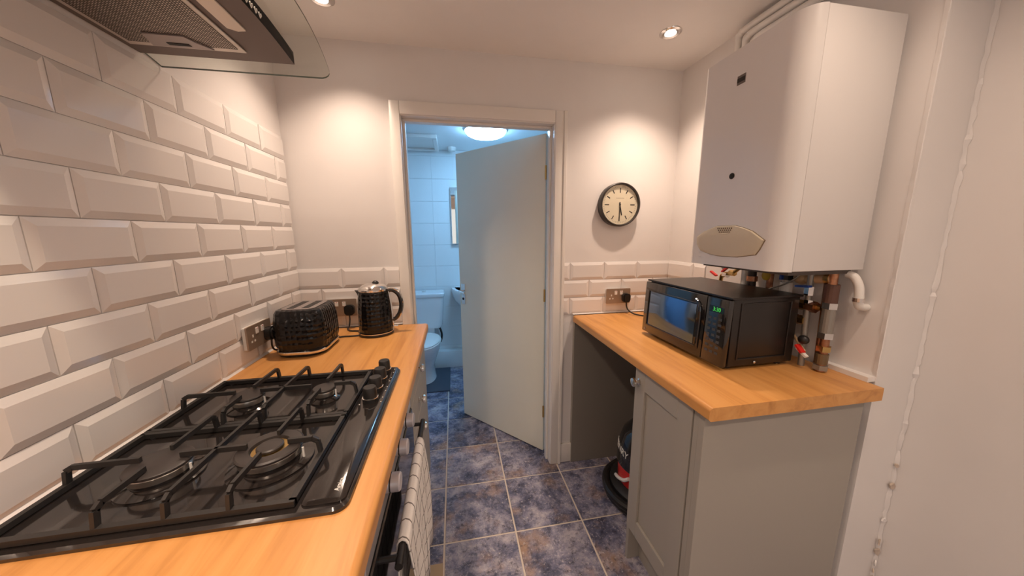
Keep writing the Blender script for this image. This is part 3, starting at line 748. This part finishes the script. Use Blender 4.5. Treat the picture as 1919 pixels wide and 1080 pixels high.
bm = new(); tube(bm, bez([(VX-.150, VY+.06, .10), (VX-.156, VY+.02, .115), (VX-.155, VY-.03, .14), (VX-.145, VY-.06, .17)], 6), .009, 8); obj('cord_guide', bm, MWHITEP, t)
pts = []
for k in range(60):
    a = k*2*PI/30; rr = .208+.004*math.sin(a*1.5)
    pts.append((VX+rr*math.cos(a)*(1 if math.cos(a) < 0 else .8), VY+rr*math.sin(a), .024+.036*(k/60)*1.3))
bm = new(); tube(bm, pts, [.021+.0016*(k % 2) for k in range(60)], 10); obj('hose', bm, MBLACK, t)
for s in (-1, 1): obj('wheel', cyl(new(), (VX+.04, VY+s*.135, .032), (VX+.04, VY+s*.158, .032), .031, n=24), MBLACKG, t)

# ---------------------------------------------------------------- microwave
t = thing('microwave', 'black microwave oven with green clock display on the short worktop', 'microwave', (1.75, -.605, H)); bpy.context.view_layer.update()
mz0, mz1, my0, my1 = H+.014, 1.192, -.832, -.384
bm = new(); box(bm, 1.637, 1.900, my0+.002, my1-.002, mz0, mz1, .003, 2); body = obj('body', bm, MMWTOP, t)
obj('rear_housing', box(new(), 1.900, 1.925, my0+.05, my1-.05, mz0+.02, mz1-.02, .004, 1), MBLACK, t)
obj('top_lip', box(new(), 1.625, 1.905, my0-.004, my1+.004, mz1-.006, mz1+.001, .001, 1), MMWTOP, body)
bm = new()
for a, b, c, d_ in ((1.668, 1.862, mz1-.024, mz1-.019), (1.668, 1.862, mz0+.022, mz0+.027), (1.664, 1.669, mz0+.022, mz1-.019), (1.861, 1.866, mz0+.022, mz1-.019)):
    box(bm, a, b, my0-.002, my0+.004, c, d_, .0015, 2)
obj('side_emboss', bm, MMWTOP, body)
obj('side_screw', ball(new(), (1.742, my0, mz0+.010), .005, 1, .5, 1, 10, 8), MCHROME, body)
dr = obj('door', box(new(), 1.610, 1.6325, -.742, my1, mz0, mz1-.008, .004, 2), MBLACKG, t)
obj('door_glass', box(new(), 1.6085, 1.6105, -.700, -.425, mz0+.040, mz1-.048, .002, 2), mat('microwave_window', (.14, .23, .38), .11, 1), dr)
bm = new()   # raised frame round the window and grip curve
for a, b, c, d_ in ((-.712, -.413, mz1-.046, mz1-.041), (-.712, -.413, mz0+.034, mz0+.039), (-.417, -.412, mz0+.034, mz1-.041)): box(bm, 1.607, 1.611, a, b, c, d_, .001, 1)
tube(bm, bez([(1.610, -.690, mz1-.030), (1.606, -.715, mz1-.045), (1.606, -.722, mz1-.09), (1.606, -.722, mz0+.05), (1.610, -.722, mz0+.03)], 6), .005, 8)
obj('door_grip', bm, MBLACKG, dr)
cp = obj('control_panel', box(new(), 1.610, 1.6325, my0, -.7435, mz0, mz1-.008, .004, 2), MBLACKG, t)
obj('display', box(new(), 1.6090, 1.6103, -.818, -.757, mz1-.058, mz1-.036, .0005, 1), mat('display_window', (.006, .012, .008), .15), cp)
me = text_mesh('3:30', .019, MGREEN, .0003)
inst('display_digits', me, cp, frame((1.6086, -.789, mz1-.047), (0, -1, 0), (0, 0, 1), (-1, 0, 0)))
MBTN = mat('keypad_print', (.045, .055, .065), .5)
for r in range(7):
    for c in range(3):
        y = -.764-c*.0215; z = mz1-.078-r*.0195
        obj('button', box(new(), 1.6092, 1.6101, y-.007, y+.007, z-.0045, z+.0045, .0004, 1), MBTN, cp)
obj('badge', cyl(new(), (1.6095, my1-.022, mz0+.014), (1.6105, my1-.022, mz0+.014), .006, n=16), MSTEEL, dr)
for x in (1.66, 1.87):
    for y in (my0+.03, my1-.03): obj('foot', cyl(new(), (x, y, H+.0004), (x, y, mz0+.001), .012, n=14), MBLACK, t)
plug(t, MR @ T(.043, -.009, 0))
bm = new(); tube(bm, bez([(1.720, -.045, 1.008), (1.721, -.047, .985), (1.726, -.058, .965), (1.740, -.080, .951), (1.757, -.10, H+.0062), (1.79, -.13, H+.0045), (1.86, -.20, H+.0045), (1.90, -.32, H+.0045), (1.915, -.44, .98), (1.918, -.46, 1.0)], 8), .0038, 8)
for v in bm.verts: v.co.z = max(v.co.z, H+.0005)
obj('power_cord', bm, MBLACK, t)

MWR = T(1.616, -.61, 0) @ RZ(math.radians(.7)) @ T(-1.612, .61, 0)   # stands slightly skewed
SHEAR = Matrix(((1, 0, .040, -.040*(mz0+.10)), (0, 1, 0, 0), (0, 0, 1, 0), (0, 0, 0, 1)))   # the front leans back a little
for p in [dr, cp]+list(dr.children)+list(cp.children):
    if p.name.startswith('display_digits'): p.data.transform(p.matrix_basis.inverted() @ SHEAR @ p.matrix_basis)
    else: p.data.transform(SHEAR)
for o in list(t.children_recursive):
    if o.type == 'MESH' and not o.name.startswith(('plug', 'power_cord')):
        if o.name.startswith('display_digits'): o.data.transform(o.matrix_basis.inverted() @ MWR @ o.matrix_basis)
        else: o.data.transform(MWR)
# ---------------------------------------------------------------- boiler
t = thing('wall_boiler', 'large white wall-hung boiler above the microwave', 'boiler', (1.85, -.73, 1.285)); bpy.context.view_layer.update()
bz0, bz1, by0, by1, bxf, bxs = 1.285, 1.992, -.920, -.542, 1.690, 1.737
XW = 2.018
obj('casing', box(new(), bxs+.0015, XW-.012, by0, by1, bz0, bz1, .003, 2), MBOILER, t)
arc = lambda cx, cy, rx, ry, a0, a1, n=10: [(cx+rx*math.cos(math.radians(a0+(a1-a0)*k/n)), cy+ry*math.sin(math.radians(a0+(a1-a0)*k/n))) for k in range(n+1)]
pf = [(bxs, by1)]+arc(bxs, by1-.03, bxs-bxf, .03, 90, 180)+arc(bxs, by0+.055, bxs-bxf, .055, 180, 270)
bm = new(); prism(bm, pf, bz0-.001, bz1); fc = obj('front_cover', bm, MBOILER, t, smooth=25)
def inset(poly, d):
    c = Vector((sum(p[0] for p in poly)/len(poly), sum(p[1] for p in poly)/len(poly)))
    return [tuple(c+(Vector(p)-c)*(1-d)) for p in poly]
fp = [(-.588, 1.385), (-.589, 1.358), (-.612, 1.334), (-.655, 1.324), (-.695, 1.319), (-.773, 1.320), (-.84, 1.332), (-.852, 1.350), (-.865, 1.378), (-.821, 1.406), (-.786, 1.418), (-.756, 1.425), (-.682, 1.425), (-.645, 1.415), (-.614, 1.402)]
MFX = frame((bxf, 0, 0), (0, 1, 0), (0, 0, 1), (1, 0, 0))
bm = new(); prism(bm, inset(fp, -.02), -.0012, .004, MFX); fl = obj('flap_surround', bm, mat('flap_groove', (.25, .19, .12), .6), fc)
bm = new(); loft(bm, [[MFX @ Vector((p[0], p[1], h)) for p in inset(fp, i)] for h, i in ((.003, 0), (-.0035, .0), (-.006, .03), (-.0075, .15))])
flap = obj('control_flap', bm, MFLAP, t)
bm = new()
for r in range(3):
    for k in range(8-r): box(bm, bxf-.0082, bxf-.0066, -.690-r*.004-k*.0082-.002, -.690-r*.004-k*.0082+.002, 1.4165-r*.0065-.0022, 1.4165-r*.0065+.0022)
obj('vent_slots', bm, mat('vent_dark', (.12, .08, .05), .7), flap)
bm = new(); tube(bm, bez([(bxf-.0065, -.690, 1.402), (bxf-.0085, -.718, 1.397), (bxf-.0065, -.748, 1.402)], 8), .0014, 6); obj('finger_lip', bm, MFLAP, flap)
bg = obj('badge', box(new(), bxf-.0015, bxf+.001, -.732, -.701, 1.878, 1.906, .0005, 1), mat('badge_grey', (.16, .13, .11), .4), fc)
obj('badge_band', box(new(), bxf-.0022, bxf-.0014, -.731, -.702, 1.885, 1.898), mat('badge_dark', (.02, .016, .014), .4), bg)
bm = new(); lathe(bm, [(.010, 0), (.010, .002), (.007, .003), (.001, .0032)], T(bxf, -.719, 1.591) @ RY(-PI/2), 24); obj('spy_hole', bm, MDARK, fc)
obj('underside_tray', box(new(), 1.75, XW-.03, by0+.02, by1-.02, bz0-.014, bz0-.001), mat('boiler_underside', (.10, .08, .07), .6), t)
# ---------------------------------------------------------------- boiler pipework, each run a thing
def pipe_thing(label, pts, r, m, fittings=(), sm=6):
    p0 = Vector(pts[-1]); t = thing('boiler_pipe', label, 'pipe', tuple(p0), 'pipework below and above the boiler'); bpy.context.view_layer.update()
    bm = new(); tube(bm, bez(pts, sm) if len(pts) > 2 else pts, r, 14); obj('pipe', bm, m, t)
    for nm, f in fittings: f(t, nm)
    return t
def nut(p, ax, r, L, m, n=6):
    a = Vector(ax).normalized()*L/2
    return lambda t, nm: obj(nm, cyl(new(), Vector(p)-a, Vector(p)+a, r, n=n), m, t, smooth=20)
def lever(p, q, m, w=.006):
    return lambda t, nm: obj(nm, (lambda b: (bar(b, p, q, w, .0035), b)[1])(new()), m, t)
def blob(p, r, m, s=(1, 1, 1)):
    return lambda t, nm: obj(nm, ball(new(), p, r, *s, 16, 10), m, t)
ZT = bz0-.015
pipe_thing('thin brass filling valves with red levers left of the dark pipe', [(1.955, -.565, 1.268), (1.955, -.545, 1.262), (1.952, -.50, 1.225), (1.952, -.455, 1.215), (1.955, -.440, 1.17), (1.955, -.440, H+.001)], .008, MBRASS,
    (('valve_body', nut((1.952, -.468, 1.214), (0, 1, 0), .013, .022, MCHROME)), ('valve_body', nut((1.952, -.502, 1.226), (0, 1, 0), .013, .024, MBRASS)), ('lever', lever((1.94, -.43, 1.205), (1.94, -.395, 1.222), MRED)), ('lever', lever((1.935, -.465, 1.228), (1.935, -.50, 1.258), MRED)), ('white_cap', blob((1.94, -.47, 1.25), .015, MWHITEP, (.8, 1, 1))), ('nut', nut((1.955, -.440, 1.165), (0, 0, 1), .013, .018, MCHROME))))
pipe_thing('dark vertical pipe below the boiler behind the microwave top', [(1.95, -.598, ZT), (1.95, -.602, H+.001)], .0155, mat('dark_pipe_lagging', (.055, .035, .028), .5), (('union_nut', nut((1.95, -.598, ZT-.012), (0, 0, 1), .019, .020, MBRASS)), ('collar', nut((1.95, -.6, 1.215), (0, 0, 1), .019, .02, MCOPPER, 16)),))
pipe_thing('pale pipe between the brass filling valves and dark pipe', [(1.975, -.545, ZT), (1.975, -.55, H+.001)], .016, MWHITEP)
pipe_thing('gas pipe with yellow tag just right of the dark pipe', [(1.962, -.665, ZT), (1.962, -.668, H+.001)], .011, MCOPPER, (('union_nut', nut((1.962, -.665, ZT-.012), (0, 0, 1), .017, .020, MBRASS)), ('yellow_tag', blob((1.945, -.662, 1.235), .017, MYELLOW, (.5, 1, 1.1))),))
pipe_thing('grey pipe with black and blue isolating valve below the boiler seam', [(1.945, -.742, ZT), (1.945, -.745, H+.001)], .014, MGREYP, (('valve_body', nut((1.945, -.742, 1.247), (0, 0, 1), .021, .032, MBLACK, 8)), ('lever', lever((1.925, -.742, 1.262), (1.925, -.742, 1.232), MBLUE, .010)), ('sleeve', nut((1.945, -.743, 1.20), (0, 0, 1), .019, .045, MWHITEP, 16))))
pipe_thing('tan plastic trap pipe lying crosswise under the boiler', [(1.95, -.775, 1.243), (1.95, -.80, 1.243), (1.95, -.88, 1.254)], .0165, MTAN, (('trap_bulb', blob((1.95, -.790, 1.243), .022, MTAN, (1, 1.2, 1))), ('brass_ring', nut((1.95, -.872, 1.253), (0, 1, 0), .019, .014, MBRASS, 16))))
pipe_thing('grey pipe with blue lever valve right of the microwave', [(1.935, -.828, ZT), (1.936, -.832, 1.10), (1.938, -.836, H+.001)], .0095, MGREYP, (('valve_body', nut((1.935, -.829, 1.205), (0, 0, 1), .014, .03, MCHROME)), ('lever', lever((1.918, -.800, 1.218), (1.918, -.842, 1.222), MBLUE, .009)), ('nut', nut((1.936, -.832, 1.165), (0, 0, 1), .013, .018, MCHROME))))
pipe_thing('slim copper pipe beside the blue lever valve', [(1.965, -.858, ZT), (1.965, -.862, 1.10), (1.965, -.866, H+.001)], .0095, MCOPPER, (('union_nut', nut((1.965, -.858, ZT-.012), (0, 0, 1), .014, .018, MBRASS)),))
pipe_thing('thick rightmost pipe with brown and chrome fittings', [(1.950, -.882, ZT), (1.950, -.884, 1.15), (1.950, -.888, 1.02), (1.948, -.888, H+.001)], .0125, MCOPPER, (('sleeve', nut((1.950, -.883, 1.205), (0, 0, 1), .0195, .06, mat('brown_sleeve', (.10, .045, .03), .5), 16)), ('sleeve', nut((1.950, -.886, 1.115), (0, 0, 1), .018, .085, MGREYP, 16)), ('nut', nut((1.950, -.886, 1.165), (0, 0, 1), .021, .02, MCHROME)), ('nut', nut((1.950, -.887, 1.065), (0, 0, 1), .022, .02, MCHROME)), ('nut', nut((1.949, -.888, 1.020), (0, 0, 1), .020, .018, MBRASS)), ('sleeve', nut((1.948, -.888, .985), (0, 0, 1), .017, .035, mat('tarnished_brass', (.20, .15, .09), .45, .7), 16)), ('nut', nut((1.948, -.888, .955), (0, 0, 1), .021, .016, MGREYP))))
pipe_thing('upper brass crosspipe reaching out behind the microwave', [(1.94, -.60, 1.152), (1.94, -.80, 1.152), (1.944, -.868, 1.152)], .009, MBRASS, (('nut', nut((1.94, -.812, 1.152), (0, 1, 0), .0175, .026, MBRASS)), ('nut', nut((1.94, -.842, 1.152), (0, 1, 0), .0195, .026, MCOPPER))))
pipe_thing('lower brass crosspipe reaching out behind the microwave', [(1.935, -.62, 1.100), (1.935, -.75, 1.100), (1.935, -.828, 1.100)], .008, MBRASS, (('nut', nut((1.935, -.795, 1.1), (0, 1, 0), .017, .026, MCOPPER)), ('nut', nut((1.935, -.822, 1.1), (0, 1, 0), .0165, .020, MBRASS))))
pipe_thing('drain cock with red handle low beside the microwave', [(1.934, -.79, 1.055), (1.925, -.815, 1.035), (1.915, -.858, 1.000)], .005, MTAN, (('cock_body', blob((1.914, -.850, 1.040), .014, MBLACK, (1, 1.2, 1.1))), ('handle', lever((1.903, -.840, 1.020), (1.903, -.862, .998), MRED, .009)), ('tag', lever((1.908, -.838, 1.008), (1.908, -.872, .986), MWHITEP, .006))))
pipe_thing('thin grey cable looping from the trap down behind the microwave', [(1.930, -.800, 1.262), (1.915, -.785, 1.235), (1.915, -.750, 1.212), (1.920, -.700, 1.190), (1.925, -.66, 1.175)], .0028, MGREYP)
pipe_thing('white plastic overflow elbow pipe running into the wall right of the boiler pipes', [(1.985, -.895, bz0-.016), (1.988, -.912, 1.262), (1.990, -.926, 1.235), (1.990, -.931, 1.205), (1.992, -.931, 1.183), (2.000, -.931, 1.170), (2.0270, -.931, 1.166)], .0115, MWHITEP, (('ring', nut((1.990, -.931, 1.192), (0, 0, 1), .014, .012, MCHROME, 16)),))
for k, (y, z, x) in enumerate(((-.385, 2.232, 1.972), (-.425, 2.200, 1.970), (-.462, 2.168, 1.968))):
    pipe_thing(('uppermost', 'middle', 'lowest')[k]+' of the three white painted pipes between ceiling and boiler top', [(x+.018, YP+.03, z), (x+.01, -.75, z), (x, y-.05, z), (x, y-.015, z-.004), (x, y, z-.02), (x, y, z-.06), (x, y, 1.6)], .0135, MGLOSS, sm=5)

# ---------------------------------------------------------------- bathroom
t = thing('toilet', 'white close-coupled toilet in the blue bathroom beyond the doorway', 'toilet', (.42, 1.3, 0)); bpy.context.view_layer.update()
def rr3(cx, cy, sx, sy, r, z, n=6): return [(cx+x, cy+y, z) for x, y in rrect(-sx, sx, -sy, sy, r, n)]
bm = new(); loft(bm, [rr3(.420, 1.470, .150, .085, .03, .478), rr3(.420, 1.470, .172, .092, .035, .51), rr3(.420, 1.470, .190, .096, .035, .79)]); cs = obj('cistern', bm, MCERAM, t)
bm = new(); loft(bm, [rr3(.420, 1.470, .196, .100, .035, .7905), rr3(.420, 1.470, .200, .103, .035, .800), rr3(.420, 1.470, .200, .103, .035, .825), rr3(.420, 1.470, .190, .095, .03, .835)]); ld = obj('cistern_lid', bm, MCERAM, t)
obj('flush_button', cyl(new(), (.42, 1.47, .8352), (.42, 1.47, .842), .022, n=20), MCHROME, ld)
def oval(cx, cy, rx, ryf, ryb, z, n=36): return [(cx+rx*math.cos(k*2*PI/n), cy+(ryb if math.sin(k*2*PI/n) > 0 else ryf)*math.sin(k*2*PI/n), z) for k in range(n)]
bm = new(); loft(bm, [oval(.42, 1.30, .095, .17, .14, .0125), oval(.42, 1.30, .088, .16, .14, .05), oval(.42, 1.29, .085, .15, .15, .16), oval(.42, 1.27, .12, .20, .16, .26), oval(.42, 1.24, .145, .25, .18, .34), oval(.42, 1.22, .156, .27, .20, .40), oval(.42, 1.22, .156, .27, .20, .408)]); obj('bowl', bm, MCERAM, t)
bm = new(); loft(bm, [oval(.42, 1.22, .158, .275, .16, .4085), oval(.42, 1.22, .162, .28, .16, .415), oval(.42, 1.22, .158, .275, .16, .424)]); obj('seat', bm, MWHITEP, t)
bm = new(); loft(bm, [oval(.42, 1.22, .155, .272, .15, .4245), oval(.42, 1.22, .158, .276, .15, .432), oval(.42, 1.22, .145, .25, .14, .445), oval(.42, 1.22, .08, .12, .07, .450)]); obj('seat_lid', bm, MWHITEP, t)
bm = new(); box(bm, .33, .51, 1.40, 1.55, .40, .479, .01, 2); obj('shelf', bm, MCERAM, t)
bm = new(); tube(bm, bez([(.520, 1.50, .50), (.555, 1.48, .46), (.575, 1.47, .40), (.572, 1.48, .34), (.56, 1.50, .30)], 8), .010, 10); obj('filler_hose', bm, MBLACK, t)
for o in t.children_recursive: o.data.transform(T(.022, .062, 0))
tag(obj('bath_mat', box(new(), .30, .672, 1.045, 1.56, .0008, .012, .005, 2), MMAT), 'dark shaggy pedestal mat on the floor around the toilet', 'mat')
t = thing('wash_basin', 'white wall-hung basin half hidden behind the open door', 'basin', (1.0, 1.5, .7)); bpy.context.view_layer.update()
def half(cx, rx, ry, z, n=24): return [(cx+rx*math.cos(PI+k*PI/n), YB-.001+ry*math.sin(PI+k*PI/n), z) for k in range(n+1)]
bm = new(); loft(bm, [half(1.0, .14, .18, .655), half(1.0, .23, .30, .68), half(1.0, .272, .355, .735), half(1.0, .284, .372, .79), half(1.0, .29, .38, .835), half(1.0, .285, .375, .848), half(1.0, .25, .33, .846), half(1.0, .20, .26, .78), half(1.0, .08, .12, .755)]); obj('bowl', bm, MCERAM, t)
bm = new(); cyl(bm, (1.0, YB-.06, .846), (1.0, YB-.06, .93), .014, n=16); tube(bm, bez([(1.0, YB-.06, .92), (1.0, YB-.11, .93), (1.0, YB-.17, .91)], 6), .009, 10); obj('tap', bm, MCHROME, t)
t = thing('bathroom_mirror', 'tall mirror on the bathroom back wall beside the door edge', 'mirror', (.98, YB-.01, 1.3)); bpy.context.view_layer.update()
obj('backing', box(new(), .735, 1.235, YB-.030, YB-.001, 1.300, 1.862, .002, 1), MWHITEP, t)
obj('glass', box(new(), .740, 1.230, YB-.034, YB-.0302, 1.305, 1.857, .001, 1), MMIRROR, t)
t = thing('bathroom_ceiling_lamp', 'glowing round dome lamp on the bathroom ceiling', 'ceiling light', (1.03, .97, CB)); bpy.context.view_layer.update()
obj('rim', lathe(new(), [(.165, 0), (.168, -.006), (.165, -.014)], T(1.03, .97, CB-.0004), 44), MWHITEP, t)
obj('dome', lathe(new(), [(.160, -.0145), (.158, -.022), (.148, -.036), (.12, -.050), (.07, -.058), (.002, -.061)], T(1.03, .97, CB), 44), MBLAMP, t)
t = thing('loft_hatch', 'white framed loft hatch in the bathroom ceiling', 'hatch', (.40, 1.38, CB)); bpy.context.view_layer.update()
obj('panel', box(new(), .205, .605, 1.205, 1.56, CB-.012, CB-.0004), MGLOSS, t)
for a in ((.16, .645, 1.562, 1.605), (.16, .645, 1.16, 1.203), (.16, .203, 1.2035, 1.5615), (.607, .645, 1.2035, 1.5615)): obj('frame_rail', box(new(), a[0], a[1], a[2], a[3], CB-.030, CB-.0004, .003, 1), MGLOSS, t)
t = thing('pull_cord_switch', 'small white pull-cord switch on the bathroom ceiling', 'switch', (.765, 1.55, CB)); bpy.context.view_layer.update()
obj('housing', lathe(new(), [(.042, 0), (.042, -.018), (.034, -.032), (.006, -.036)], T(.765, 1.55, CB-.0004), 28), MWHITEP, t)
obj('cord', cyl(new(), (.765, 1.55, CB-.30), (.765, 1.55, CB-.036), .0012, n=6), MWHITEP, t)
